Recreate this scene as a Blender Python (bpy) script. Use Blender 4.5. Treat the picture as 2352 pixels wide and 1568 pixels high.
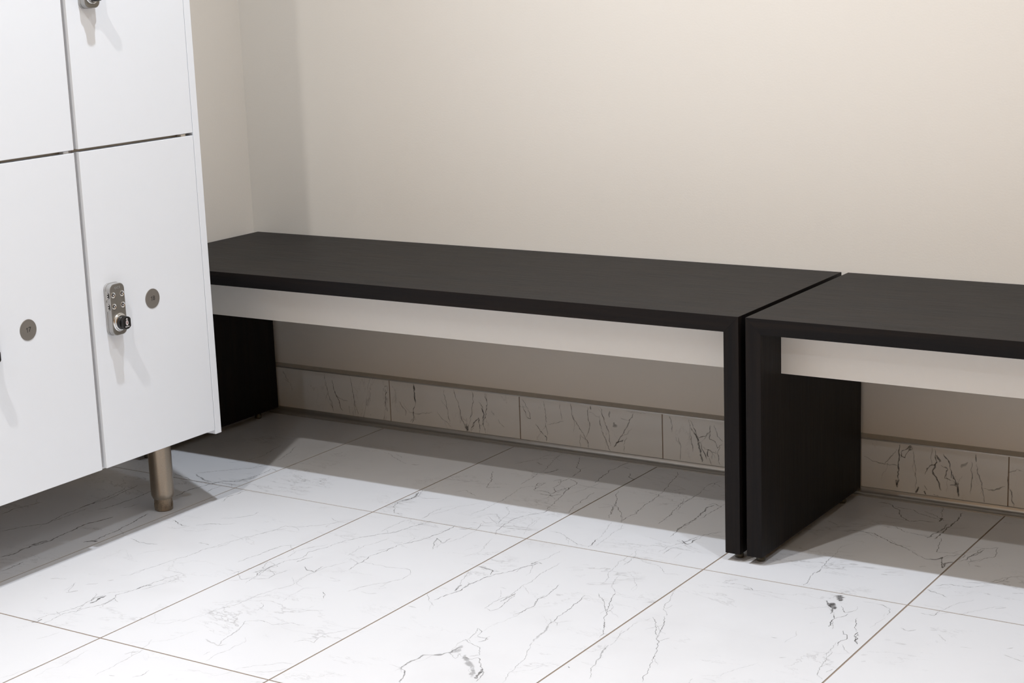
import bpy, bmesh, math, random
from mathutils import Vector, Matrix

# ------------------------------------------------------------------ camera, world, lights, exposure
for o in list(bpy.data.objects):
    bpy.data.objects.remove(o, do_unlink=True)
SC = bpy.context.scene
COL = SC.collection
cam_data = bpy.data.cameras.new('camera')
cam = bpy.data.objects.new('camera', cam_data)
COL.objects.link(cam)
YAW, PITCH, ROLL = -0.578646, -0.216445, -0.036744
fw = Vector((math.sin(YAW) * math.cos(PITCH), math.cos(YAW) * math.cos(PITCH), math.sin(PITCH)))
rt0 = Vector((math.cos(YAW), -math.sin(YAW), 0))
up0 = rt0.cross(fw)
rt = math.cos(ROLL) * rt0 + math.sin(ROLL) * up0
up = -math.sin(ROLL) * rt0 + math.cos(ROLL) * up0
M = Matrix.Identity(4)
for i in range(3):
    M[i][0], M[i][1], M[i][2] = rt[i], up[i], -fw[i]
M.translation = Vector((2.817478, -3.181152, 1.072133))
cam.matrix_world = M
cam_data.sensor_width = 36
cam_data.lens = 3994.773893 / 2352 * 36
cam_data.clip_start = 0.02
SC.camera = cam

world = bpy.data.worlds.new('world')
SC.world = world
world.use_nodes = True
world.node_tree.nodes['Background'].inputs[0].default_value = (1, 0.85, 0.68, 1)
world.node_tree.nodes['Background'].inputs[1].default_value = 0.05

SC.view_settings.view_transform = 'Standard'
SC.view_settings.look = 'None'
SC.view_settings.gamma = 1
SC.view_settings.use_curve_mapping = False
SC.view_settings.exposure = EXPO = 0.0

CEIL = 2.60
COOL, WARM = (0.93, 1.0, 1.10), (1.03, 0.995, 0.96)
# recessed ceiling spots: (x, y, watts, colour)
SPOTS = [(1.15, -1.00, 108, COOL), (1.057, -2.09, 98, WARM), (2.27, -1.00, 44, COOL), (3.40, -1.00, 34, COOL),
         (3.30, -2.09, 14, WARM), (2.20, -4.20, 120, COOL), (1.06, -3.60, 42, WARM)]  # last two are unseen fill spots, added to brighten the bench fronts

FLOOR_VEINS = """
0.7 90 588,-1301 593,-1287 591,-1263 604,-1232 609,-1200 606,-1167 609,-1144
4.0 75 614,-1186 615,-1167 612,-1146
0.7 80 615,-1296 610,-1245 623,-1213 639,-1184 639,-1158 627,-1134 635,-1108 638,-1080 645,-1031 657,-1002
3.0 50 637,-1098 640,-1079 646,-1067
0.7 60 648,-1093 656,-1062 660,-1042 669,-1014
0.7 60 601,-1139 615,-1123 635,-1108
1.3 60 536,-1168 541,-1159 545,-1150
0.7 50 537,-1123 544,-1115 551,-1106
1.3 60 558,-1089 565,-1081
2.6 60 592,-1299 599,-1292 599,-1280
0.7 60 574,-1054 576,-1020 581,-984 584,-954 595,-923 600,-876 608,-842 619,-795 631,-768 646,-729 662,-710
0.7 60 646,-729 650,-700 678,-691 700,-669 714,-657 727,-629
0.7 50 697,-616 727,-629 747,-624
1.3 60 416,-773 461,-789 476,-787
1.0 70 484,-777 503,-757 530,-746
0.7 40 476,-787 463,-809 439,-811
0.7 60 499,-720 524,-702 543,-676 542,-653
1.0 60 423,-894 441,-895 457,-907 477,-902 497,-897
0.7 30 503,-945 521,-931 534,-910
2.0 30 563,-854 589,-851
0.7 30 479,-812 514,-805 529,-776
1.3 80 66,-907 63,-863 81,-806
1.3 80 155,-985 169,-946 201,-908 186,-848 186,-778 180,-709 174,-662
2.6 60 184,-802 186,-778 186,-742
1.3 50 198,-909 202,-863 202,-794
2.3 90 275,-1091 283,-1067 280,-1033 280,-1017 284,-1005 286,-978 285,-952 276,-881 293,-812
4.6 60 277,-1014 280,-997 283,-980
1.6 80 338,-1146 340,-1121 335,-1090
1.6 90 365,-933 365,-917 360,-861 352,-810 342,-764
5.3 60 355,-954 365,-942 376,-936
1.3 90 228,-792 236,-765 241,-697 234,-639
1.3 80 194,-750 188,-699 181,-627
1.6 90 309,-651 306,-604 313,-563 324,-526
1.0 90 350,-595 348,-552
1.0 80 410,-608 417,-580 418,-553
1.0 60 188,-528 277,-549 332,-535 371,-529
1.0 60 229,-507 283,-455 319,-418 339,-367
3.3 45 237,-510 281,-534 309,-540
4.6 35 324,-526 355,-511 373,-470
1.0 60 310,-546 340,-518 362,-488 368,-433 361,-404 389,-414
1.0 40 241,-408 268,-381 273,-323 258,-244
1.0 50 333,-350 320,-301 297,-240
1.0 70 268,-761 275,-745 275,-722
0.7 70 705,-902 709,-875 715,-838 718,-796 740,-780
0.7 50 735,-962 747,-928 751,-897 760,-864
0.7 70 751,-954 775,-969 785,-954 779,-921 778,-893 782,-853 797,-826 791,-800 800,-765 802,-743 812,-708
0.7 50 794,-982 788,-958 814,-944 813,-922 820,-890
0.7 50 768,-926 790,-943 781,-910 808,-915
0.7 50 755,-876 768,-908 788,-888 761,-873
2.6 30 769,-935 779,-912 777,-884
0.7 50 773,-838 763,-803 781,-769 794,-748
1.3 80 833,-865 852,-874 867,-880 864,-849
1.3 70 803,-852 808,-835 814,-817
0.7 40 861,-983 874,-950 868,-894 872,-854 890,-808
0.7 50 832,-1130 841,-1092 850,-1070 854,-1017 861,-983
0.7 40 821,-1176 830,-1147 832,-1130
0.7 30 772,-1202 804,-1193 818,-1162
0.7 50 951,-1056 973,-1048 980,-1032 1005,-1024
1.0 50 946,-953 968,-976
0.7 50 948,-1226 939,-1201 934,-1173 929,-1144 920,-1125 939,-1111 970,-1111 991,-1095 1020,-1093
2.6 20 910,-1216 948,-1226 957,-1214
0.7 40 974,-1285 970,-1251 975,-1227 980,-1194
0.7 40 954,-1267 954,-1252
0.7 50 1050,-1158 1057,-1139 1080,-1142 1074,-1107 1096,-1072
0.7 40 1041,-1286 1055,-1264 1069,-1250 1089,-1232 1107,-1226
0.7 40 1061,-1286 1094,-1272 1114,-1243
0.7 30 780,-1417 779,-1403 773,-1370 771,-1341
0.7 50 858,-1411 857,-1376 856,-1341 850,-1296
1.6 40 837,-1325 851,-1307
1.0 50 918,-1389 925,-1375 922,-1355
2.0 30 878,-1400 887,-1395
1.0 25 657,-1348 672,-1310
0.7 30 732,-1491 736,-1475 744,-1443 753,-1409
1.0 40 454,-1129 483,-1118
0.7 40 512,-1122 525,-1147 539,-1167
0.7 30 844,-1220 868,-1207 875,-1192
0.7 25 840,-1268 845,-1258 863,-1240 868,-1207
0.7 40 882,-1045 897,-1054 902,-1077
0.7 30 910,-1023 904,-983 909,-945
1.0 70 815,-712 825,-691 844,-656 866,-629 876,-592 885,-561 893,-540
0.7 50 842,-641 840,-605 839,-567 850,-545
1.0 50 864,-538 864,-522 858,-486 863,-471
0.7 50 868,-780 862,-724 872,-698 877,-665
1.0 75 916,-842 913,-796 905,-761 913,-723 918,-685 932,-658 943,-622 948,-577 949,-545
1.3 70 965,-558 977,-554 983,-541
1.6 40 990,-679 959,-624 986,-641 983,-611
0.7 35 986,-641 1000,-608 1003,-560 993,-512
0.7 30 1063,-691 1075,-646 1054,-576
0.7 50 986,-932 997,-891 1020,-861 1033,-832 1034,-809 1017,-790 999,-790 947,-797 913,-796
2.0 25 1006,-921 1026,-924 1036,-915
1.0 70 754,-384 771,-424 766,-456 755,-473 766,-502 792,-535 813,-536
4.0 50 756,-467 769,-443 758,-400
0.7 50 783,-436 803,-424 824,-410
1.0 50 742,-297 760,-294 806,-291 833,-278
1.0 70 810,-206 844,-260 866,-311 891,-293
0.7 50 826,-367 835,-345 877,-372
0.7 60 944,-374 941,-328 932,-279 950,-258 959,-228
0.7 60 824,-140 851,-86 880,-66 882,-24
0.7 50 851,-86 857,-36
2.3 80 917,-167 926,-156 934,-133
0.7 60 918,-261 914,-213 908,-139 886,-83 883,-44
1.0 80 930,-35 962,-100 978,-118 987,-165
1.6 70 1051,-184 1036,-96 1043,-34 1050,-18
1.0 70 1049,-58 1070,-61
1.3 80 1087,-91 1097,-118 1112,-123 1117,-139
1.0 80 968,-285 985,-277 1011,-288 1012,-252 1021,-235 1037,-299 1047,-341 1058,-380
1.0 70 968,-285 944,-236 962,-227 962,-276
1.0 70 983,-217 987,-178 1019,-199 1026,-257
1.0 60 968,-212 977,-195 992,-225 989,-251 1017,-273 1015,-238
3.3 40 988,-300 1017,-297 1031,-284
1.0 60 1107,-379 1092,-330 1088,-285 1084,-240
0.7 50 1024,-209 1068,-212 1103,-207
0.7 50 1043,-272 1056,-230 1063,-178
0.7 50 938,-474 944,-437 941,-393 944,-357
0.7 50 977,-499 996,-505 1010,-482 983,-451 963,-461
0.7 50 965,-547 998,-542 990,-508
1.0 70 1039,-537 1032,-493 1030,-456 1045,-421 1062,-401 1059,-375
0.7 30 1098,-533 1076,-471 1072,-429
0.7 40 864,-511 881,-480 886,-443 918,-399
0.7 40 974,-467 1015,-501 1003,-442 972,-400
1.0 40 520,-190 583,-229 611,-243
1.3 60 624,-243 641,-235
0.7 50 540,-188 575,-206
2.6 40 864,-107 883,-118
1.0 50 1131,-491 1155,-494 1185,-510 1217,-534 1237,-534
1.3 70 1241,-537 1241,-512 1238,-488
0.7 35 1238,-488 1226,-438 1211,-387
0.7 35 1253,-526 1246,-449 1240,-389
1.0 80 1194,-374 1158,-286 1122,-210
1.0 80 1158,-286 1196,-334 1216,-358
1.0 75 1222,-381 1226,-325 1217,-268 1214,-224 1206,-168 1193,-102 1174,-36
1.0 70 1297,-360 1289,-299 1278,-238 1281,-167
0.7 40 1198,-266 1221,-243
1.0 70 1351,-417 1345,-368 1349,-302
2.3 70 1380,-427 1398,-438 1401,-406
1.0 40 1383,-509 1384,-480 1394,-455
1.3 75 1143,-894 1149,-865 1155,-836 1155,-806 1162,-771 1171,-739 1190,-711 1200,-669 1206,-651
2.6 50 1198,-665 1201,-649 1213,-657
0.7 40 1202,-644 1208,-622 1209,-578
1.6 80 1114,-717 1133,-722 1151,-726 1164,-747
0.7 60 1151,-726 1167,-723
3.0 45 1153,-842 1147,-823 1145,-811
0.7 40 1142,-816 1130,-778 1119,-747
0.7 50 1243,-888 1241,-851 1248,-827 1246,-798 1245,-772 1247,-749 1244,-706 1240,-658 1242,-633
1.0 50 1243,-884 1259,-892 1262,-878 1264,-856 1256,-810
2.6 45 1249,-848 1252,-829 1252,-803
0.7 30 1296,-944 1310,-898 1310,-849
1.0 60 1306,-892 1310,-849 1308,-825 1302,-811 1305,-785 1298,-732
0.7 40 1441,-1134 1429,-1094 1425,-1055 1402,-995 1396,-976
3.0 25 1394,-973 1390,-942 1382,-900
1.0 60 1380,-901 1378,-878 1372,-833 1370,-793 1363,-755
0.7 30 1429,-1094 1448,-1077 1460,-1050 1479,-1030
2.6 45 1267,-1159 1267,-1138 1272,-1103 1279,-1096
4.6 35 1280,-1097 1295,-1084 1301,-1070 1301,-1048
5.9 25 1302,-1077 1308,-1059 1302,-1040
1.0 50 1293,-1037 1296,-1014 1283,-967
2.0 50 1265,-1157 1279,-1166 1292,-1187 1301,-1206
7.2 30 1327,-1071 1350,-1094 1374,-1116 1386,-1138
5.3 60 1396,-1139 1387,-1116 1380,-1106
1.3 50 1332,-1076 1348,-1081 1353,-1071 1373,-1089 1391,-1114 1404,-1148
1.0 50 1291,-1016 1320,-1031 1334,-1038 1348,-1060 1338,-1072
1.0 50 1283,-967 1298,-975 1302,-995 1323,-999 1315,-1015
1.0 40 1320,-1067 1322,-1088 1301,-1070
1.0 40 1320,-986 1325,-1006 1319,-1016
0.7 40 1362,-699 1362,-677 1348,-640 1334,-582 1332,-530
1.0 60 1402,-718 1417,-752 1437,-808 1460,-859 1482,-908
1.0 50 1381,-737 1413,-771 1437,-808
0.7 40 1401,-718 1383,-702 1366,-639
0.7 25 1366,-639 1384,-630 1417,-667 1424,-698
1.0 40 1547,-1059 1528,-1021 1528,-1007 1521,-976
2.6 28 1521,-983 1516,-957 1511,-930
0.7 40 1511,-930 1503,-883 1502,-822
1.0 50 1626,-1030 1603,-961 1576,-889 1547,-837 1515,-791
1.0 65 1531,-779 1547,-814 1554,-841 1563,-866
0.7 50 1569,-878 1583,-860
0.7 50 1486,-657 1501,-709 1514,-751 1533,-778
0.7 40 1348,-546 1375,-561 1403,-565 1435,-595 1463,-594
1.0 50 1350,-592 1344,-558 1348,-546
0.7 30 1096,-1072 1115,-1050
1.0 35 1115,-874 1142,-903 1160,-919
2.6 20 1121,-939 1138,-938
0.7 40 1213,-793 1225,-791
1.6 100 1496,-1034 1500,-1037
1.6 60 1346,-383 1345,-347 1346,-309 1341,-273
2.6 55 1346,-282 1335,-226 1340,-207
1.0 70 1328,-213 1335,-201 1355,-211 1355,-245 1352,-295
0.7 60 1289,-272 1282,-224 1279,-156 1270,-89 1284,-58
1.0 60 1270,-101 1274,-75 1303,-97
1.0 70 1379,-452 1386,-434 1394,-405 1407,-378 1426,-348
3.0 40 1388,-443 1393,-415
0.7 30 1415,-521 1410,-486
1.0 50 1574,-201 1604,-212
1.3 80 1630,-233 1655,-228 1683,-229 1714,-254 1741,-270 1764,-282
0.7 60 1764,-282 1789,-303 1813,-319 1838,-316
0.7 60 1656,-258 1672,-240
0.7 50 1653,-224 1698,-252
1.0 50 1676,-542 1670,-501 1668,-471
2.6 40 1669,-475 1669,-453
1.0 50 1669,-453 1666,-422 1663,-377
0.7 30 1663,-377 1657,-327 1670,-296
1.3 40 1678,-532 1682,-530
2.0 60 1619,-47 1642,-47 1672,-76 1697,-118 1716,-135 1738,-119 1760,-118
0.7 60 1650,-120 1679,-127 1716,-135
1.0 60 1695,-171 1729,-196 1761,-200 1783,-209
2.0 50 1660,-60 1694,-65 1734,-89 1767,-104
1.0 60 1719,-64 1741,-74 1770,-103 1784,-101
2.3 70 1786,-41 1791,-92 1790,-145 1792,-175 1789,-211
2.6 55 1778,-212 1786,-157 1784,-117
4.6 85 1762,-88 1766,-110
1.3 50 1741,-20 1761,-86
1.0 60 1801,-200 1813,-262 1820,-276 1840,-273 1855,-265
2.0 70 1813,-319 1829,-316 1837,-298 1857,-352
3.3 60 1856,-353 1853,-327 1860,-314
1.0 60 1837,-298 1849,-282 1863,-261 1872,-271 1865,-302
1.3 60 1867,-310 1879,-295 1881,-257 1888,-225
1.0 70 1877,-287 1883,-227 1908,-205 1918,-257 1885,-302
2.0 40 1881,-266 1888,-234
4.0 25 1901,-316 1912,-315
4.0 20 1817,-363 1827,-358
1.0 50 1913,-403 1947,-390 1969,-348 1990,-329
1.0 60 1873,-441 1893,-426 1920,-425 1941,-413
1.3 40 1945,-400 1960,-379 1974,-346
1.0 60 1864,-463 1881,-471 1910,-485
0.7 35 1921,-548 1928,-513 1953,-475
1.0 50 1896,-573 1917,-574 1919,-549
1.0 40 1995,-498 2009,-486
0.7 30 1951,-557 1969,-524 2007,-480
1.0 50 1999,-418 2015,-410
11.9 70 1745,-559 1759,-583
13.2 50 1749,-609 1758,-600
7.9 70 1751,-596 1764,-622
2.6 60 1737,-591 1762,-623 1768,-644
1.3 80 1770,-643 1780,-661 1782,-679 1786,-698
1.0 60 1770,-602 1785,-627 1799,-613
1.0 60 1780,-661 1787,-650 1793,-631
0.7 40 1720,-644 1736,-628 1751,-616
0.7 30 1752,-699 1761,-687
1.0 60 1812,-641 1822,-670 1833,-695
1.6 80 1834,-698 1837,-715 1846,-721 1846,-733 1856,-743
1.0 80 1840,-706 1842,-720 1852,-736
1.0 70 1812,-702 1817,-718 1823,-718 1829,-734 1825,-743 1829,-765
1.0 40 1831,-791 1835,-824 1836,-851 1840,-870 1858,-897
0.7 40 1823,-752 1826,-779 1828,-814
0.7 40 1833,-757 1855,-785
1.0 40 1854,-869 1857,-853
1.0 50 1817,-566 1832,-570 1845,-580 1853,-607
0.7 25 1847,-672 1850,-617
0.7 25 1716,-965 1718,-948 1731,-920 1748,-884
1.0 20 1749,-791 1754,-759 1750,-738
2.0 25 1889,-650 1905,-657 1914,-646
1.3 20 1951,-648 1971,-670
4.6 20 1875,-782 1882,-775
4.0 15 1884,-805 1890,-802
1.3 40 2062,-655 2071,-647
1.0 40 2065,-682 2083,-686 2099,-692
2.0 45 1773,-431 1783,-427
0.7 30 1783,-427 1810,-421
1.0 40 1723,-782 1733,-779
1.0 40 1768,-852 1778,-845
1.0 45 1598,-595 1608,-603
0.7 30 1687,-1003 1688,-984
1.0 20 1700,-977 1722,-979
1.0 35 1560,-593 1567,-588
1.0 25 1571,-664 1578,-661
0.7 35 1998,-680 2015,-679
"""
SKIRTING_VEINS = """
0.7 70 206,114 206,84 213,65 218,46 225,28 228,20
1.2 95 227,100 232,73 244,49 254,25
0.7 60 212,57 223,39 228,23
0.9 85 282,114 287,84 291,52 304,23
1.4 85 385,92 385,73 384,49
0.9 50 384,97 394,101 391,84
1.9 40 75,107 88,86 91,80
0.7 50 77,87 94,75 101,56
0.7 40 272,41 272,19
2.3 85 470,115 471,92 472,66
1.4 80 472,66 464,38 461,16
1.2 50 424,66 433,51 442,44 441,34
1.2 45 452,45 474,42 500,45 519,51
0.9 60 557,115 556,96 560,78 566,50 571,29
0.9 45 532,54 550,37 571,18
1.2 80 582,113 590,89 598,69 605,43 614,15
1.2 65 633,115 636,89 629,67 625,46
1.2 85 626,20 633,36 648,51 649,16
1.9 75 658,78 665,66 664,45
1.2 70 669,115 672,88 668,64 661,39 666,16
1.2 60 651,91 660,79 665,61
3.7 70 612,34 617,19
1.2 60 620,35 617,19 608,28
0.9 40 701,54 710,45 718,38
1.4 35 407,102 416,92
1.4 40 454,21 467,39 473,28
2.3 25 684,73 692,64
0.9 75 767,109 776,95 785,82 788,68 780,72 773,85 767,98
1.3 85 801,56 817,38 830,28 831,19
1.7 40 826,112 829,89 830,61 830,33
0.9 40 867,112 869,93 872,73
0.9 45 833,57 855,64 875,72
0.9 80 896,114 900,90 913,66 925,49 935,34 938,16
1.1 60 940,109 937,89 942,69 938,50
1.7 60 944,113 945,105
0.9 55 918,46 917,15
0.9 75 968,114 980,87 989,56 995,29
1.3 60 966,93 974,59 981,37 992,15
1.5 60 1051,109 1043,92 1033,73 1017,51 1001,27
0.9 60 1034,55 1027,36 1028,15
2.1 75 1003,28 1014,39 1026,46
6.0 40 1004,83 1008,72
2.6 40 992,107 993,93
1.7 20 1034,109 1086,113
1.5 40 1141,113 1147,89 1147,77
1.1 60 1159,68 1164,39 1166,18
1.1 50 1187,111 1186,93 1192,72 1194,41
2.6 70 1190,94 1202,77 1209,51 1217,21
1.3 80 1189,109 1202,84 1211,61 1223,26
1.1 70 1209,71 1226,80 1236,90 1236,103
1.1 60 1236,90 1233,72 1245,69 1252,57 1264,67
1.7 70 1228,49 1231,34
1.1 60 1226,49 1235,48 1248,43 1247,49
1.1 50 1245,105 1252,81 1264,71
1.1 50 1233,32 1237,17
1.3 60 1257,62 1254,44 1256,19
1.1 40 1240,46 1238,31
1.1 50 1576,80 1593,70 1619,67 1630,82 1643,102
1.1 40 1619,67 1645,67
1.9 75 1648,112 1648,80 1645,43 1644,24
3.0 60 1644,39 1645,24
1.5 80 1650,92 1660,87 1663,97 1674,109
5.3 80 1667,110 1671,102
1.5 70 1674,113 1656,100 1652,85
1.1 50 1678,103 1680,73 1682,25
2.3 80 1684,14 1686,24 1690,30
1.1 60 1701,36 1708,29
2.3 80 1701,15 1707,14 1703,25
1.5 70 1723,110 1724,86 1711,77 1701,58
2.3 80 1724,86 1719,67 1727,46 1733,29
3.8 60 1725,101 1731,87
1.5 80 1736,103 1747,89 1751,72 1755,58
2.3 70 1755,65 1766,44 1772,23
1.5 60 1733,80 1747,75 1741,56 1755,54
1.9 60 1752,42 1769,49 1765,22
1.1 60 1719,20 1738,15
1.9 70 1800,111 1804,97
1.5 45 1804,93 1816,48 1823,16
1.5 50 1792,95 1796,63 1793,30
1.9 45 1816,44 1840,44 1859,55
3.0 30 1772,82 1786,94
1.5 40 1865,83 1881,92 1894,89
1.5 60 1864,76 1872,41 1880,11
"""

def add_spot(x, y, watts, color):
    l = bpy.data.lights.new('spot', 'SPOT')
    l.energy = watts
    l.color = color
    l.spot_size = math.radians(150)
    l.spot_blend = 1.0
    l.shadow_soft_size = 0.026
    o = bpy.data.objects.new('spot_light', l)
    o.location = (x, y, CEIL - 0.014)
    COL.objects.link(o)

for s in SPOTS:
    add_spot(*s)

# ------------------------------------------------------------------ helpers
R = random.Random(7)

def link(name, me, mat=None, parent=None, loc=None):
    o = bpy.data.objects.new(name, me)
    COL.objects.link(o)
    if mat is not None:
        for m in (mat if isinstance(mat, (list, tuple)) else [mat]):
            me.materials.append(m)
    if parent is not None:
        o.parent = parent
    if loc is not None:
        o.location = loc
    return o

class MB:
    def __init__(s):
        s.bm = bmesh.new()
    def box(s, a, b, mi=0):
        x0, y0, z0 = a
        x1, y1, z1 = b
        v = [s.bm.verts.new(p) for p in ((x0, y0, z0), (x1, y0, z0), (x1, y1, z0), (x0, y1, z0),
                                         (x0, y0, z1), (x1, y0, z1), (x1, y1, z1), (x0, y1, z1))]
        for f in ((3, 2, 1, 0), (4, 5, 6, 7), (0, 1, 5, 4), (1, 2, 6, 5), (2, 3, 7, 6), (3, 0, 4, 7)):
            s.bm.faces.new([v[i] for i in f]).material_index = mi
        return s
    def prism(s, prof, axis, a, b, mi=0, smooth=False):
        """profile (2D) extruded along axis from a to b; the 2D axes are the other two in x,y,z order"""
        def P(p, t):
            q = list(p)
            q.insert(axis, t)
            return q
        A = [s.bm.verts.new(P(p, a)) for p in prof]
        B = [s.bm.verts.new(P(p, b)) for p in prof]
        n = len(prof)
        s.bm.faces.new(A[::-1]).material_index = mi
        s.bm.faces.new(B).material_index = mi
        for i in range(n):
            f = s.bm.faces.new((A[i], A[(i + 1) % n], B[(i + 1) % n], B[i]))
            f.material_index = mi
            f.smooth = smooth
        return s
    def lathe(s, prof, c, axis=2, n=32, mi=0, caps=True):
        """prof: list of (radius, height) turned about an axis through c"""
        rings = []
        for r, h in prof:
            ring = []
            for k in range(n):
                a = 2 * math.pi * k / n
                q = [r * math.cos(a), r * math.sin(a)]
                q.insert(axis, h)
                ring.append(s.bm.verts.new((c[0] + q[0], c[1] + q[1], c[2] + q[2])))
            rings.append(ring)
        for A, B in zip(rings, rings[1:]):
            for k in range(n):
                f = s.bm.faces.new((A[k], A[(k + 1) % n], B[(k + 1) % n], B[k]))
                f.smooth = True
                f.material_index = mi
        if caps:
            s.bm.faces.new(rings[0][::-1]).material_index = mi
            s.bm.faces.new(rings[-1]).material_index = mi
        return s
    def build(s, name, mat, parent=None, loc=None, bevel=0, seg=2, sharp=35):
        bmesh.ops.recalc_face_normals(s.bm, faces=s.bm.faces)
        for e in s.bm.edges:
            if len(e.link_faces) == 2 and e.calc_face_angle(0) > math.radians(sharp):
                e.smooth = False
        me = bpy.data.meshes.new(name)
        s.bm.to_mesh(me)
        s.bm.free()
        o = link(name, me, mat, parent, loc)
        if bevel:
            m = o.modifiers.new('bevel', 'BEVEL')
            m.width = bevel
            m.segments = seg
            m.limit_method = 'ANGLE'
            m.angle_limit = math.radians(40)
        return o

def thing(name, label, cat, loc=(0, 0, 0), group=None):
    o = bpy.data.objects.new(name, None)
    o.empty_display_size = 0.1
    o.location = loc
    COL.objects.link(o)
    return tag(o, label, cat, group)

def tag(o, label, cat, group=None):
    o['label'] = label
    o['category'] = cat
    if group:
        o['group'] = group
    return o

def structure(o, label=None):
    o['kind'] = 'structure'
    if label:
        o['label'] = label
    return o

def rrect(w, h, r, n=8):
    pts = []
    for cx, cy, a0 in ((w / 2 - r, h / 2 - r, 0), (-w / 2 + r, h / 2 - r, 90), (-w / 2 + r, -h / 2 + r, 180), (w / 2 - r, -h / 2 + r, 270)):
        for k in range(n + 1):
            a = math.radians(a0 + 90 * k / n)
            pts.append((cx + r * math.cos(a), cy + r * math.sin(a)))
    return pts

# ------------------------------------------------------------------ materials
def mat(name):
    m = bpy.data.materials.new(name)
    m.use_nodes = True
    nt = m.node_tree
    return m, nt, nt.nodes['Principled BSDF']

def N(nt, t, **kw):
    n = nt.nodes.new(t)
    for k, v in kw.items():
        if k in n.inputs:
            n.inputs[k].default_value = v
        else:
            setattr(n, k, v)
    return n

def mixc(nt, fac, a, b):
    n = nt.nodes.new('ShaderNodeMix')
    n.data_type = 'RGBA'
    for sock, v in ((n.inputs[0], fac), (n.inputs[6], a), (n.inputs[7], b)):
        if hasattr(v, 'links') or hasattr(v, 'is_linked'):
            nt.links.new(v, sock)
        else:
            sock.default_value = v if isinstance(v, (int, float)) else (*v, 1)
    return n.outputs[2]

def math_(nt, op, a, b=0.0, clamp=False):
    n = nt.nodes.new('ShaderNodeMath')
    n.operation = op
    n.use_clamp = clamp
    for sock, v in ((n.inputs[0], a), (n.inputs[1], b)):
        if hasattr(v, 'is_linked'):
            nt.links.new(v, sock)
        else:
            sock.default_value = v
    return n.outputs[0]

def simple(name, col, rough=0.5, metal=0.0, spec=0.5, bump=0, bscale=300, var=0.0):
    m, nt, b = mat(name)
    b.inputs['Roughness'].default_value = rough
    b.inputs['Metallic'].default_value = metal
    b.inputs['Specular IOR Level'].default_value = spec
    tc = N(nt, 'ShaderNodeTexCoord')
    nz = N(nt, 'ShaderNodeTexNoise', Scale=bscale, Detail=3.0)
    nt.links.new(tc.outputs['Object'], nz.inputs['Vector'])
    c2 = tuple(max(0, c * (1 - var)) for c in col)
    nt.links.new(mixc(nt, nz.outputs['Fac'], col, c2), b.inputs['Base Color'])
    if bump:
        bp = N(nt, 'ShaderNodeBump', Strength=bump, Distance=0.001)
        nt.links.new(nz.outputs['Fac'], bp.inputs['Height'])
        nt.links.new(bp.outputs['Normal'], b.inputs['Normal'])
    return m

def wall_paint(name, col):
    m, nt, b = mat(name)
    b.inputs['Roughness'].default_value = 0.55
    b.inputs['Specular IOR Level'].default_value = 0.3
    tc = N(nt, 'ShaderNodeTexCoord')
    n1 = N(nt, 'ShaderNodeTexNoise', Scale=260.0, Detail=4.0)
    n2 = N(nt, 'ShaderNodeTexNoise', Scale=3.0, Detail=3.0)
    for n in (n1, n2):
        nt.links.new(tc.outputs['Object'], n.inputs['Vector'])
    nt.links.new(mixc(nt, n2.outputs['Fac'], col, tuple(c * 0.97 for c in col)), b.inputs['Base Color'])
    bp = N(nt, 'ShaderNodeBump', Strength=0.25, Distance=0.0006)
    nt.links.new(n1.outputs['Fac'], bp.inputs['Height'])
    nt.links.new(bp.outputs['Normal'], b.inputs['Normal'])
    return m

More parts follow.
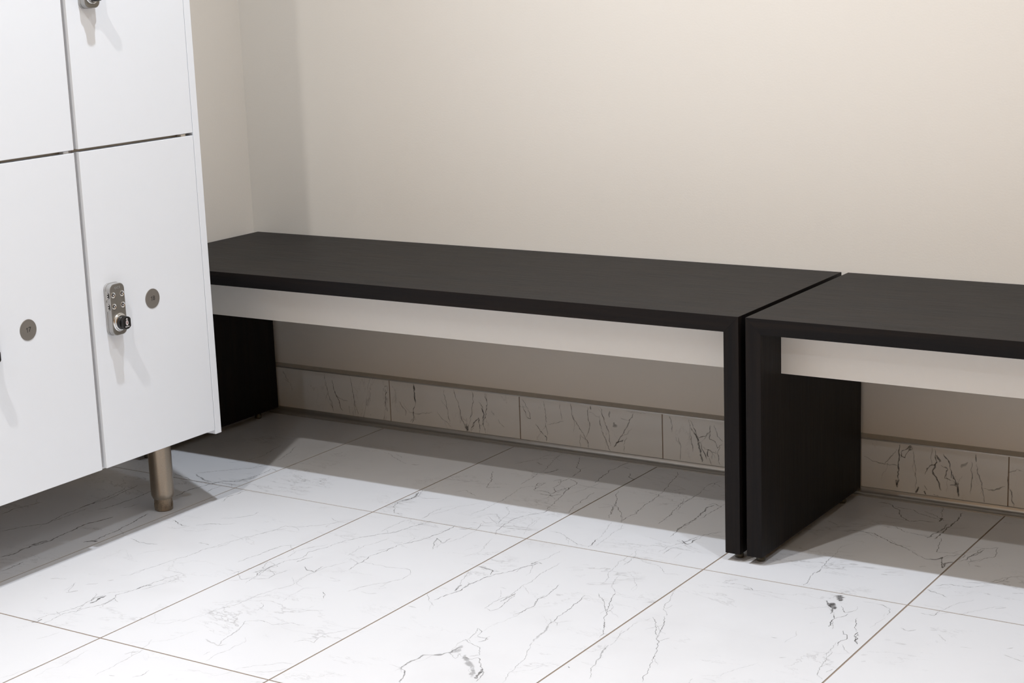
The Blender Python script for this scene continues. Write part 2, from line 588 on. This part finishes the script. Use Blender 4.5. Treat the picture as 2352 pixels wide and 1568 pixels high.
MARBLE_ROUGH = 0.32
def marble(name, vein_vec=(0.35, 1.0, 1.0), rot=-0.5, base=(0.745, 0.752, 0.775)):
    m, nt, b = mat(name)
    b.inputs['Roughness'].default_value = MARBLE_ROUGH
    b.inputs['Specular IOR Level'].default_value = 0.4
    tc = N(nt, 'ShaderNodeTexCoord')
    at = N(nt, 'ShaderNodeAttribute', attribute_name='tile_offset')
    add = N(nt, 'ShaderNodeVectorMath', operation='ADD')
    nt.links.new(tc.outputs['Object'], add.inputs[0])
    sc = N(nt, 'ShaderNodeVectorMath', operation='SCALE')
    sc.inputs['Scale'].default_value = 40
    nt.links.new(at.outputs['Color'], sc.inputs[0])
    nt.links.new(sc.outputs[0], add.inputs[1])
    mp = N(nt, 'ShaderNodeMapping')
    mp.inputs['Rotation'].default_value = (0, rot if 'skirt' in name else 0, 0 if 'skirt' in name else rot)
    mp.inputs['Scale'].default_value = vein_vec
    nt.links.new(add.outputs[0], mp.inputs['Vector'])
    def vein(scale, width, seed):
        off = N(nt, 'ShaderNodeVectorMath', operation='ADD')
        off.inputs[1].default_value = (seed, seed * 1.7, seed * 0.3)
        nt.links.new(mp.outputs[0], off.inputs[0])
        n = N(nt, 'ShaderNodeTexNoise', Scale=scale, Detail=7.0, Roughness=0.62, Distortion=0.5)
        nt.links.new(off.outputs[0], n.inputs['Vector'])
        d = math_(nt, 'ABSOLUTE', math_(nt, 'SUBTRACT', n.outputs['Fac'], 0.5))
        return math_(nt, 'SUBTRACT', 1.0, math_(nt, 'DIVIDE', d, width), True)
    mk = N(nt, 'ShaderNodeTexNoise', Scale=7.0, Detail=2.0)
    nt.links.new(add.outputs[0], mk.inputs['Vector'])
    mask = math_(nt, 'MULTIPLY', math_(nt, 'SUBTRACT', mk.outputs['Fac'], 0.47, True), 5.0, True)
    v1 = math_(nt, 'MULTIPLY', vein(3.2, 0.0045, 3.1), mask)
    v2 = math_(nt, 'MULTIPLY', vein(7.5, 0.006, 9.4), mask)
    cl = N(nt, 'ShaderNodeTexNoise', Scale=5.0, Detail=4.0)
    nt.links.new(add.outputs[0], cl.inputs['Vector'])
    cloud = math_(nt, 'MULTIPLY', math_(nt, 'SUBTRACT', cl.outputs['Fac'], 0.52, True), 0.35)
    f = math_(nt, 'ADD', math_(nt, 'MULTIPLY', v1, 0.5), math_(nt, 'MULTIPLY', v2, 0.33))
    f = math_(nt, 'ADD', f, cloud, True)
    nt.links.new(mixc(nt, f, base, (0.25, 0.24, 0.24)), b.inputs['Base Color'])
    return m

def vein_material(name):
    m, nt, b = mat(name)
    b.inputs['Roughness'].default_value = MARBLE_ROUGH
    b.inputs['Base Color'].default_value = (0.11, 0.103, 0.10, 1)
    tc = N(nt, 'ShaderNodeTexCoord')
    uv = N(nt, 'ShaderNodeUVMap', uv_map='vein')
    sp = N(nt, 'ShaderNodeSeparateXYZ')
    nt.links.new(uv.outputs[0], sp.inputs[0])
    edge = math_(nt, 'SUBTRACT', 1.0, math_(nt, 'ABSOLUTE', sp.outputs[0]), True)
    n1 = N(nt, 'ShaderNodeTexNoise', Scale=330.0, Detail=5.0, Roughness=0.75)
    n2 = N(nt, 'ShaderNodeTexNoise', Scale=70.0, Detail=4.0, Roughness=0.7)
    for n in (n1, n2):
        nt.links.new(tc.outputs['Object'], n.inputs['Vector'])
    a = math_(nt, 'MULTIPLY', edge, 2.0, True)
    k = math_(nt, 'ADD', n1.outputs['Fac'], math_(nt, 'MULTIPLY', n2.outputs['Fac'], 1.6))
    k = math_(nt, 'MULTIPLY', math_(nt, 'SUBTRACT', k, 0.92, True), 3.0, True)
    a = math_(nt, 'MULTIPLY', math_(nt, 'MULTIPLY', a, k), sp.outputs[1], True)
    tr = N(nt, 'ShaderNodeBsdfTransparent')
    mx = N(nt, 'ShaderNodeMixShader')
    nt.links.new(a, mx.inputs[0])
    nt.links.new(tr.outputs[0], mx.inputs[1])
    nt.links.new(b.outputs[0], mx.inputs[2])
    nt.links.new(mx.outputs[0], nt.nodes['Material Output'].inputs[0])
    return m

def dark_oak(name, axis):
    m, nt, b = mat(name)
    b.inputs['Specular IOR Level'].default_value = 0.14
    tc = N(nt, 'ShaderNodeTexCoord')
    mp = N(nt, 'ShaderNodeMapping')
    s = [38.0, 38.0, 38.0]
    s[axis] = 1.6
    mp.inputs['Scale'].default_value = s
    nt.links.new(tc.outputs['Object'], mp.inputs['Vector'])
    n1 = N(nt, 'ShaderNodeTexNoise', Scale=1.0, Detail=6.0, Roughness=0.65, Distortion=0.8)
    nt.links.new(mp.outputs[0], n1.inputs['Vector'])
    mp2 = N(nt, 'ShaderNodeMapping')
    s2 = [420.0, 420.0, 420.0]
    s2[axis] = 9.0
    mp2.inputs['Scale'].default_value = s2
    nt.links.new(tc.outputs['Object'], mp2.inputs['Vector'])
    n2 = N(nt, 'ShaderNodeTexNoise', Scale=1.0, Detail=4.0, Roughness=0.6)
    nt.links.new(mp2.outputs[0], n2.inputs['Vector'])
    f = math_(nt, 'MULTIPLY', math_(nt, 'SUBTRACT', n1.outputs['Fac'], 0.35, True), 3.0, True)
    c = mixc(nt, f, OAK_A, OAK_B)
    pore = math_(nt, 'MULTIPLY', math_(nt, 'SUBTRACT', n2.outputs['Fac'], 0.52, True), 5.0, True)
    nt.links.new(mixc(nt, math_(nt, 'MULTIPLY', pore, 0.5), c, (0.006, 0.005, 0.005)), b.inputs['Base Color'])
    nt.links.new(math_(nt, 'ADD', math_(nt, 'MULTIPLY', n2.outputs['Fac'], 0.25), 0.36), b.inputs['Roughness'])
    bp = N(nt, 'ShaderNodeBump', Strength=0.35, Distance=0.0004)
    bp.invert = True
    nt.links.new(pore, bp.inputs['Height'])
    nt.links.new(bp.outputs['Normal'], b.inputs['Normal'])
    return m

OAK_A, OAK_B = (0.0060, 0.0054, 0.0060), (0.0135, 0.0098, 0.0082)
M_WALL = wall_paint('beige_wall_paint', (0.89, 0.845, 0.775))
M_WARM = wall_paint('warm_bounce_paint', (0.68, 0.42, 0.17))  # unseen walls; saturated colour made up to warm the bounced light
M_CEIL = wall_paint('ceiling_paint', (0.78, 0.67, 0.49))  # unseen ceiling, tone warmed to tint the bounced light
M_MARBLE = marble('floor_marble')
M_SKIRT = marble('skirting_marble', vein_vec=(1.0, 1.0, 0.35), rot=0.2, base=(0.80, 0.795, 0.77))
M_VEIN = vein_material('marble_vein')
M_GROUT = simple('grout', (0.33, 0.26, 0.205), 0.9, spec=0.1, bump=0.4, bscale=600, var=0.2)
M_CAULK = simple('caulk', (0.62, 0.59, 0.53), 0.6, var=0.15, bscale=90)
M_OAKX = dark_oak('dark_oak_long', 0)
M_OAKZ = dark_oak('dark_oak_upright', 2)
M_APRON = simple('white_apron_laminate', (0.90, 0.875, 0.83), 0.45, var=0.03, bscale=60, bump=0.05)
M_LOCKER = simple('white_locker_laminate', (0.84, 0.87, 0.91), 0.38, var=0.01, bscale=40)
M_EDGE = simple('pale_edge_band', (0.80, 0.79, 0.77), 0.45)
M_RAIL = simple('grey_divider_edge', (0.40, 0.36, 0.33), 0.5)
M_INNER = simple('locker_inside', (0.80, 0.72, 0.60), 0.6)
M_STEEL = simple('brushed_steel', (0.42, 0.36, 0.29), 0.2, metal=1.0, bump=0.0, bscale=500, var=0.25)
_n = M_STEEL.node_tree
_t = N(_n, 'ShaderNodeTangent', direction_type='RADIAL', axis='Z')
_p = _n.nodes['Principled BSDF']
_n.links.new(_t.outputs[0], _p.inputs['Tangent'])
_p.inputs['Anisotropic'].default_value = 0.85
_p.inputs['Anisotropic Rotation'].default_value = 0.25
_p.inputs['Roughness'].default_value = 0.3
M_STEELD = simple('worn_steel_foot', (0.40, 0.33, 0.25), 0.42, metal=1.0, bump=0.3, bscale=400, var=0.5)
M_ALU = simple('satin_aluminium', (0.55, 0.54, 0.52), 0.36, metal=0.7, var=0.1, bscale=50)
M_LOCK = simple('cast_grey_lock_body', (0.42, 0.42, 0.42), 0.4, metal=0.35, bump=0.1, bscale=900, var=0.1)
M_LOCKF = simple('bronze_grey_lock_face', (0.235, 0.22, 0.195), 0.45, metal=0.5, bump=0.1, bscale=900, var=0.08)
M_CHROME = simple('silver_ring', (0.78, 0.78, 0.77), 0.22, metal=1.0)
M_BLACK = simple('black_plastic', (0.012, 0.011, 0.011), 0.35)
M_WHITE = simple('white_print', (0.85, 0.82, 0.82), 0.5)
M_PINK = simple('pink_grey_lens', (0.33, 0.22, 0.22), 0.3)
M_DISC = simple('taupe_disc', (0.205, 0.187, 0.165), 0.5, metal=0.2, var=0.06, bscale=200)
M_INK = simple('dark_ink', (0.02, 0.02, 0.02), 0.5)
M_GLIDE = simple('furniture_glide', (0.07, 0.066, 0.05), 0.15)

# ------------------------------------------------------------------ room shell
RX, RY = 4.6, -5.0
TH = 0.1
structure(MB().box((-TH, 0, -0.02), (RX + TH, TH, CEIL + TH)).build('wall_back', M_WALL), 'beige painted wall behind the benches')
structure(MB().box((-TH, RY, -0.02), (0, 0, CEIL + TH)).build('wall_left', M_WALL), 'beige painted wall behind the lockers')
structure(MB().box((RX, RY, -0.02), (RX + TH, 0, CEIL + TH)).build('wall_right', M_WARM))
structure(MB().box((-TH, RY - TH, -0.02), (RX + TH, RY, CEIL + TH)).build('wall_front', M_WARM))
structure(MB().box((0, RY, CEIL), (RX, 0, CEIL + TH)).build('ceiling', M_CEIL))

def tile_mesh(tiles, gapbox, flat):
    """tiles: list of (a, b) boxes; gapbox: grout slab; flat: 'z' or 'y' facing"""
    mb = MB()
    mb.box(*gapbox, mi=1)
    lay = mb.bm.loops.layers.float_color.new('tile_offset')
    done = set(mb.bm.faces)
    for a, b in tiles:
        mb.box(a, b)
        c = (R.random(), R.random(), R.random(), 1)
        for f in mb.bm.faces:
            if f not in done:
                done.add(f)
                for l in f.loops:
                    l[lay] = c
    return mb

def lay_veins(mb, text, flat, lvl, clip, WK=0.68, SK=1.0):
    """thin inlaid veins: each line of text is width mm, strength %, then points in mm"""
    uvl = mb.bm.loops.layers.uv.new('vein')
    rr = random.Random(3)
    strips = []
    for ln in text.strip().splitlines():
        t = ln.split()
        P = [Vector([float(c) / 1000 for c in q.split(',')]) for q in t[2:]]
        strips.append((float(t[0]) / 1000, float(t[1]) / 100, P, True))
    extra = []
    for w, s, P, _ in strips:
        L = sum((b - a).length for a, b in zip(P, P[1:]))
        for k in range(int(L / 0.045)):
            if rr.random() < 0.6:
                i = rr.randrange(len(P) - 1)
                p = P[i].lerp(P[i + 1], rr.random())
                d = (P[i + 1] - P[i]).normalized()
                a = rr.uniform(-0.7, 0.7) + (math.pi if rr.random() < .5 else 0)
                q = [p]
                for j in range(rr.randint(2, 4)):
                    a += rr.uniform(-.5, .5)
                    d2 = Vector((d.x * math.cos(a) - d.y * math.sin(a), d.x * math.sin(a) + d.y * math.cos(a)))
                    q.append(q[-1] + d2 * rr.uniform(.006, .016))
                extra.append((0.0011, s * 0.38, q, False))
    for w, s, P, main in strips + extra:
        pts = []
        for a, b in zip(P, P[1:]):
            n = max(1, int((b - a).length / 0.0038))
            for k in range(n):
                pts.append(a.lerp(b, k / n))
        pts.append(P[-1])
        j = 0.0
        amp = 0.0014
        Q = []
        for i, p in enumerate(pts):
            d = (pts[min(i + 1, len(pts) - 1)] - pts[max(i - 1, 0)])
            d = d.normalized() if d.length > 1e-6 else Vector((1, 0))
            nrm = Vector((-d.y, d.x))
            j = j * 0.75 + rr.uniform(-amp, amp) * 1.3
            Q.append((p + nrm * j, nrm))
        lvl_k = lvl + (rr.random() * 0.00006) * (1 if flat == 'z' else -1)
        prev = None
        m = len(Q)
        for i, (p, nrm) in enumerate(Q):
            tl = max(1.0, min(3.0, m / 5))
            tp = min(1, (i + 0.6) / tl, (m - i - 0.4) / tl)
            hw = w * WK * (0.35 + 0.65 * tp) * rr.uniform(0.45, 1.5)
            row = []
            for u in (-1, 0, 1):
                q = p + nrm * hw * u
                q.x = min(max(q.x, clip[0]), clip[1])
                q.y = min(max(q.y, clip[2]), clip[3])
                row.append((mb.bm.verts.new((q.x, q.y, lvl_k) if flat == 'z' else (q.x, lvl_k, q.y)), u))
            st = min(1.1, s * SK) * (0.55 + 0.45 * tp) * rr.uniform(0.75, 1.1)
            if prev:
                for k in (0, 1):
                    quad = (prev[0][k], prev[0][k + 1], row[k + 1], row[k])
                    if flat == 'y':
                        pass
                    f = mb.bm.faces.new([v for v, u in quad])
                    f.material_index = 2
                    for l, (v, u), ss in zip(f.loops, quad, (prev[1], prev[1], st, st)):
                        l[uvl].uv = (u, ss)
            prev = (row, st)

def build_tiles(name, mb, mats):
    # no recalc of the single-sided inlays: build directly
    me = bpy.data.meshes.new(name)
    mb.bm.to_mesh(me)
    mb.bm.free()
    return link(name, me, mats)

COLS = [-0.36, 0.013, 0.3845, 0.750, 1.1140, 1.4865, 1.8640, 2.2350, 2.605, 2.976, 3.347, 3.718, 4.089, 4.46, 4.83]
ROWS = [0.0, -0.549, -1.2940, -2.037, -2.78, -3.52, -4.26, -5.0]
g = 0.0016
tiles = []
for x0, x1 in zip(COLS, COLS[1:]):
    for y1, y0 in zip(ROWS, ROWS[1:]):
        tiles.append(((max(x0, 0) + (g if x0 > 0 else 0), y0 + g, -0.012), (min(x1, RX) - g, y1 - (g if y1 < 0 else 0), 0.0)))
fl = tile_mesh(tiles, ((0, RY, -0.02), (RX, 0, -0.0009)), 'z')
lay_veins(fl, FLOOR_VEINS, 'z', 0.00006, (0.004, RX, RY, -0.024))
structure(build_tiles('floor', fl, [M_MARBLE, M_GROUT, M_VEIN]), 'white marble-look tile floor with grey veins')

# marble skirting of the back wall, with metal trims
ZS0, ZS1, SY = 0.0164, 0.1146, -0.012
JX = [0.0, 0.035, 0.398, 0.761, 1.122, 1.494, 1.8653, 2.236, 2.607, 2.978, 3.349, 3.72, 4.09, 4.46, RX]
tiles = [((a + (0.0013 if a else 0.0), SY, ZS0), (b - 0.0013, -0.001, ZS1)) for a, b in zip(JX, JX[1:])]
sk = tile_mesh(tiles, ((0, SY + 0.0008, ZS0), (RX, 0, ZS1)), 'y')
lay_veins(sk, SKIRTING_VEINS, 'y', SY - 0.00006, (0.004, RX, ZS0 + .001, ZS1 - .001), 0.85, 0.85)
structure(build_tiles('baseboard_back', sk, [M_SKIRT, M_GROUT, M_VEIN]), 'marble-look tile skirting along the back wall')
structure(MB().prism([(0, ZS1), (SY - 0.0006, ZS1), (SY - 0.0006, ZS1 + 0.0022), (SY + 0.003, ZS1 + 0.0030), (0, ZS1 + 0.0032)], 0, 0, RX)
          .build('trim_1', M_ALU), 'thin metal edge on top of the tile skirting')
structure(MB().prism([(0, ZS1 + 0.0032), (SY + 0.003, ZS1 + 0.0030), (-0.0015, ZS1 + 0.0075), (0, ZS1 + 0.009)], 0, 0, RX)
          .build('trim_2', M_CAULK), 'beige sealant bead above the tile skirting')
cr = 0.013
prof = [(SY + 0.001, 0.0), (SY + 0.001, ZS0)]
prof += [(SY - 0.001 - cr + cr * math.cos(a), ZS0 - 0.001 - cr + cr * 0 + cr - cr * math.sin(a) * 1.0) for a in [math.pi / 2 * k / 8 for k in range(9)]]
prof += [(SY - 0.001 - cr, 0.0)]
structure(MB().prism(prof, 0, 0, RX, smooth=True).build('trim_3', M_ALU, sharp=50), 'rounded metal cove between floor and skirting')

# ------------------------------------------------------------------ benches
BH, BT, BYF, BYB, BZ = 0.45, 0.0289, -0.487, -0.020, 0.0145
def bench(x0, x1, label, back=BYB, left_extra=0.0):
    L = x1 - x0
    t = thing('bench', label, 'bench', (x0, BYF, 0), 'dark wooden benches along the wall')
    D = back - BYF
    MB().prism([(0, BH), (BT, BH - BT), (L - BT, BH - BT), (L, BH)], 1, 0, D).build('bench_top', M_OAKX, t, bevel=0.00025)
    for side in (0, 1):
        p = [(0, BH), (0, BZ), (BT, BZ), (BT, BH - BT)]
        if side:
            p = [(L - x, z) for x, z in p]
        pn = MB().prism(p, 1, 0.0, D).build('side_panel', M_OAKZ, t, bevel=0.00025)
        for yy in (0.028, D - 0.06):
            cx = BT / 2 if not side else L - BT / 2
            g_ = MB().lathe([(0.0075, 0.0), (0.0085, 0.002), (0.0085, 0.0055), (0.007, 0.008), (0.007, BZ + 0.001)], (cx, yy, 0.0), n=20)
            g_.build('glide', M_GLIDE, pn)
    yA = -0.402 - BYF
    MB().box((BT, yA, 0.3344), (L - BT, yA + 0.018, BH - BT)).build('apron', M_APRON, t, bevel=0.0005)['label'] = 'off-white rail under the bench top'
    return t

bench(0.030, 1.5289, 'dark brown wooden bench in the corner with its left end behind the white lockers')
bench(1.5424, 3.0410, 'dark brown wooden bench at the right, cut off by the picture edge')

# ------------------------------------------------------------------ lockers
LX, LY0, PITCH_Y, ZB = 0.45, -0.6473, 0.3105, 0.1550
NC, NR = 4, 3
t = thing('locker_cabinet', 'tall white locker cabinet on round metal legs, doors with code locks', 'locker cabinet', (0.02, LY0, 0))
def LP(x, y, z):
    return (x - 0.02, y - LY0, z)
ZT = ZB + NR * 0.60 + 0.018
YE = LY0 - 0.0172 - NC * PITCH_Y - 0.012
MB().box(LP(0.02, YE, ZB), LP(LX, YE + 0.0172, ZT)).build('side_panel', M_LOCKER, t, bevel=0.0006)
MB().box(LP(0.02, LY0 - 0.0172, ZB), LP(LX, LY0, ZT)).build('side_panel', M_LOCKER, t, bevel=0.0006)
MB().box(LP(0.02, YE + 0.0172, ZB + 0.0035), LP(LX - 0.0195, LY0 - 0.0172, ZB + 0.020)).build('bottom_panel', M_EDGE, t, bevel=0.0004)
MB().box(LP(0.02, YE + 0.0172, ZT - 0.018), LP(LX - 0.0195, LY0 - 0.0172, ZT)).build('top_panel', M_EDGE, t, bevel=0.0004)
body = MB()
body.box(LP(0.02, YE + 0.0172, ZB + 0.020), LP(0.026, LY0 - 0.0172, ZT - 0.018))
for r in range(1, NR):
    z = 0.7605 + (r - 1) * 0.60
    body.box(LP(0.026, YE + 0.0172, z - 0.008), LP(LX - 0.0195, LY0 - 0.0172, z + 0.008))
body.build('shelves', M_INNER, t)
for c in range(1, NC):
    y = -0.9705 - (c - 1) * PITCH_Y
    MB().box(LP(0.03, y - 0.008, ZB + 0.020), LP(LX - 0.0190, y + 0.008, ZT - 0.018)).build('divider', M_RAIL, t)
    for r in range(NR):
        z0 = 0.164 + r * 0.60
        MB().box(LP(LX - 0.0205, y - 0.007, z0 + 0.001), LP(LX - 0.012, y + 0.0085, z0 + 0.590)).build('door_rest', M_RAIL, t)

def text_mesh(s, size, depth=0.0002, spacing=1.0):
    cu = bpy.data.curves.new('t', 'FONT')
    cu.body = s
    cu.size = size
    cu.extrude = depth
    cu.align_x = 'CENTER'
    cu.align_y = 'CENTER'
    cu.space_character = spacing
    ob = bpy.data.objects.new('t', cu)
    COL.objects.link(ob)
    bpy.context.view_layer.update()
    me = bpy.data.meshes.new_from_object(ob.evaluated_get(bpy.context.evaluated_depsgraph_get()))
    bpy.data.objects.remove(ob)
    # stand it upright facing +x
    me.transform(Matrix(((0, 0, 1, 0), (1, 0, 0, 0), (0, 1, 0, 0), (0, 0, 0, 1))))
    return me

LOCK_H, LOCK_W = 0.0975, 0.0375
_lock_cache = {}
def lock(parent, loc):
    """code lock, front facing +x, origin at the plate centre on the door face"""
    if 'a' not in _lock_cache:
        parts = []
        base = MB()
        base.prism(rrect(LOCK_W + 0.002, LOCK_H + 0.002, 0.0125), 0, 0.0, 0.0045)
        base.prism(rrect(LOCK_W, LOCK_H, 0.012), 0, 0.0045, 0.0062)
        # the middle layer is notched where the code wheels look out
        base.prism(rrect(LOCK_W, LOCK_H, 0.012), 0, 0.0062, 0.0150)
        b = base.build('lock', M_LOCK, parent, loc, bevel=0.0005)
        parts.append((b, None))
        f = MB().prism(rrect(LOCK_W - 0.002, LOCK_H - 0.002, 0.0112), 0, 0.0148, 0.0156).build('lock_face', M_LOCKF, b, bevel=0.0003)
        for zz in (0.0275, 0.0060):
            for sy in (-1, 1):
                s_ = MB().box((0.0035, -0.0002 + sy * (LOCK_W / 2 - 0.0007), zz - 0.0085), (0.0085, 0.0010 * 0 + sy * (LOCK_W / 2 + 0.0004), zz + 0.0085)).build('slot_plate', M_ALU, b)
                w = MB().lathe([(0.0088, -0.0022), (0.0096, -0.0016), (0.0096, 0.0016), (0.0088, 0.0022)], (0.0, 0, 0), axis=0, n=28)
                wo = w.build('code_wheel', M_BLACK, b, (0.0108, sy * (LOCK_W / 2 - 0.0078), zz))
                dots = MB()
                for kk in (-1, 0, 1):
                    a = kk * 0.42
                    cy, cz = sy * (0.0096 * math.cos(a)), 0.0096 * math.sin(a)
                    dots.box((-0.0009, cy - 0.0002, cz - 0.0008), (0.0009, cy + 0.0002, cz + 0.0008))
                dots.build('wheel_digits', M_WHITE, b, (0.0108, sy * (LOCK_W / 2 - 0.0078), zz))
        for yy in (-0.0110, 0.0115):
            for zz in (0.0280, 0.0065):
                MB().lathe([(0.0056, 0.0154), (0.0055, 0.0162), (0.0050, 0.0164), (0.0034, 0.0157), (0.0026, 0.0157)], (0, yy, zz), axis=0, n=28).build('code_window', M_CHROME, b)
                MB().lathe([(0.0027, 0.0156), (0.0027, 0.0161)], (0, yy, zz), axis=0, n=20).build('window_pane', M_BLACK, b)
                MB().lathe([(0.0012, 0.0160), (0.0012, 0.0164)], (0, yy, zz), axis=0, n=12).build('digit_dot', M_WHITE, b)
        kz = -0.0245
        MB().lathe([(0.0172, 0.0154), (0.0172, 0.0172), (0.0162, 0.0182), (0.0155, 0.0182), (0.0150, 0.0206), (0.0136, 0.0212)], (0, 0, kz), axis=0, n=40).build('knob_ring', M_CHROME, b)
        k = MB().lathe([(0.0130, 0.0200), (0.0130, 0.0265), (0.0122, 0.0275)], (0, 0, kz), axis=0, n=40)
        pts = []
        rr_, fl_ = 0.0120, 0.0098
        a0 = math.acos(fl_ / rr_)
        for s0, s1 in ((a0, math.pi - a0), (math.pi + a0, 2 * math.pi - a0)):
            for q in range(13):
                a = s0 + (s1 - s0) * q / 12
                pts.append((rr_ * math.cos(a), kz + rr_ * math.sin(a)))
        k.prism(pts, 0, 0.0270, 0.0345)
        kn = k.build('knob', M_BLACK, b, bevel=0.0004)
        MB().prism([(0.003 * math.cos(a) , kz + 0.0048 * math.sin(a)) for a in [2 * math.pi * q / 28 for q in range(28)]], 0, 0.0343, 0.0348).build('knob_oval', M_WHITE, kn)
        MB().prism([(0.0018 * math.cos(a) - 0.0003, kz + 0.0005 + 0.0032 * math.sin(a)) for a in [2 * math.pi * q / 28 for q in range(28)]], 0, 0.0345, 0.0350).build('knob_lens', M_PINK, kn)
        MB().prism([(-0.0024, kz + 0.0062), (0.0024, kz + 0.0062), (0.0, kz + 0.0090)], 0, 0.0343, 0.0348).build('knob_arrow', M_WHITE, kn)
        link('knob_lettering', text_mesh('OJMAR', 0.0030, spacing=1.2), M_WHITE, kn, (0.0346, 0, kz - 0.0072))
        link('embossed_lettering', text_mesh('OCS', 0.0062, 0.0003, 1.3), M_LOCK, b, (0.0157, 0.0005, 0.0405))
        _lock_cache['a'] = b
        return b
    src = _lock_cache['a']
    def cp(o, par):
        n = o.copy()
        COL.objects.link(n)
        n.parent = par
        for ch in [c for c in o.children]:
            cp(ch, n)
        return n
    n = cp(src, parent)
    n.location = loc
    return n

# doors: bottom row first so that the visible ones come out as built
for r in range(NR):
    for c in range(NC):
        y1 = -0.6660 if c == 0 else -0.9765 - (c - 1) * PITCH_Y
        y0 = -0.9650 - c * PITCH_Y
        z0 = 0.1640 + r * 0.60 - (0.0 if c == 0 else 0.0)
        z1 = z0 + 0.5945
        cy, cz = (y0 + y1) / 2, (z0 + z1) / 2
        d = MB().box((-0.018, y0 - cy, z0 - cz), (0.0, y1 - cy, z1 - cz)).build('locker_door', M_LOCKER, t, LP(LX, cy, cz), bevel=0.0006)
        dc = 0.4615 + r * 0.60 - cz
        lk = lock(d, (0.0, -0.9155 + 0.8155 , dc))
        if r == 0 and c < 2:
            d['label'] = 'white locker door numbered %d' % (18 - c)
            dd = MB().lathe([(0.0190, 0.0), (0.0190, 0.0006), (0.0186, 0.0009)], (0, 0, 0), axis=0, n=48).build('number_disc', M_DISC, d, (0.0, 0.0045, dc), sharp=60)
            dd['label'] = 'round grey number disc reading %d' % (18 - c)
            link('number', text_mesh(str(8 - c), 0.0125, 0.0001), M_INK, dd, (0.00095, 0.0032, 0.0))
            MB().prism([(-0.0028, -0.0044), (-0.0018, -0.0044), (-0.0018, 0.0044), (-0.0026, 0.0044), (-0.0034, 0.0034), (-0.0047, 0.0027), (-0.0047, 0.0017), (-0.0036, 0.0021), (-0.0028, 0.0026)], 0, 0.0008, 0.00105).build('number', M_INK, dd)
        # small hinge pieces seen in the gap above the door
        if c < 2 and r < NR - 1:
            MB().box((-0.016, -0.006, 0.0), (-0.005, 0.006, 0.0045)).build('hinge', M_EDGE if c else M_INNER, d, (0.0, (y1 - cy) - (0.0145 if c else 0.022), z1 - cz - 0.0002))

def leg(x, y):
    o = MB().lathe([(0.0200, 0.0255), (0.0232, 0.0330), (0.0235, 0.0370), (0.0235, ZB + 0.0035)], LP(x, y, 0), n=40).build('leg', M_STEEL, t)
    f = MB().lathe([(0.0165, 0.0), (0.0185, 0.0015), (0.0185, 0.0270), (0.0175, 0.0275)], LP(x, y, 0), n=40)
    f.build('foot', M_STEELD, o)
    w = MB()
    for k in range(8):
        a = 2 * math.pi * k / 8 + 0.35
        m = Matrix.Translation(Vector(LP(x, y, 0.0115)) + Vector((0.0181 * math.cos(a), 0.0181 * math.sin(a), 0))) @ Matrix.Rotation(a, 4, 'Z')
        vs = bmesh.ops.create_cube(w.bm, size=1, matrix=m @ Matrix.Diagonal((0.0012, 0.0078, 0.0098, 1)))
        vs = bmesh.ops.create_cube(w.bm, size=1, matrix=m @ Matrix.Diagonal((0.0022, 0.0040, 0.0060, 1)))
    w.build('foot_grip', M_STEELD, o)
for x, y in ((0.351, -0.7275), (0.351, -1.3485), (0.351, YE + 0.08), (0.080, -1.26), (0.080, YE + 0.08)):
    leg(x, y)

# ------------------------------------------------------------------ ceiling spots (fixtures, added fill spots included)
M_LAMP, nt, b = mat('lamp_glow')
b.inputs['Emission Color'].default_value = (1, 0.96, 0.92, 1)
b.inputs['Emission Strength'].default_value = 6
for i, (x, y, w_, c_) in enumerate(SPOTS):
    t = thing('ceiling_spotlight', ['round ceiling spot above the corner bench', 'round ceiling spot in front of the lockers, nearer the camera',
        'round ceiling spot above the right bench', 'round ceiling spot near the right wall', 'round ceiling spot near the right wall, second from the benches',
        'unseen fill spot added near the middle of the front wall', 'unseen fill spot added near the far end of the lockers'][i], 'ceiling light', (x, y, CEIL), 'ceiling spots')
    MB().lathe([(0.028, 0.0), (0.045, -0.0), (0.045, -0.003), (0.040, -0.006), (0.030, -0.006), (0.028, 0.0)], (0, 0, 0), n=32, caps=False).build('trim_ring', M_CHROME, t)
    MB().lathe([(0.0275, -0.004), (0.0275, -0.0005)], (0, 0, 0), n=32).build('lens', M_LAMP, t)
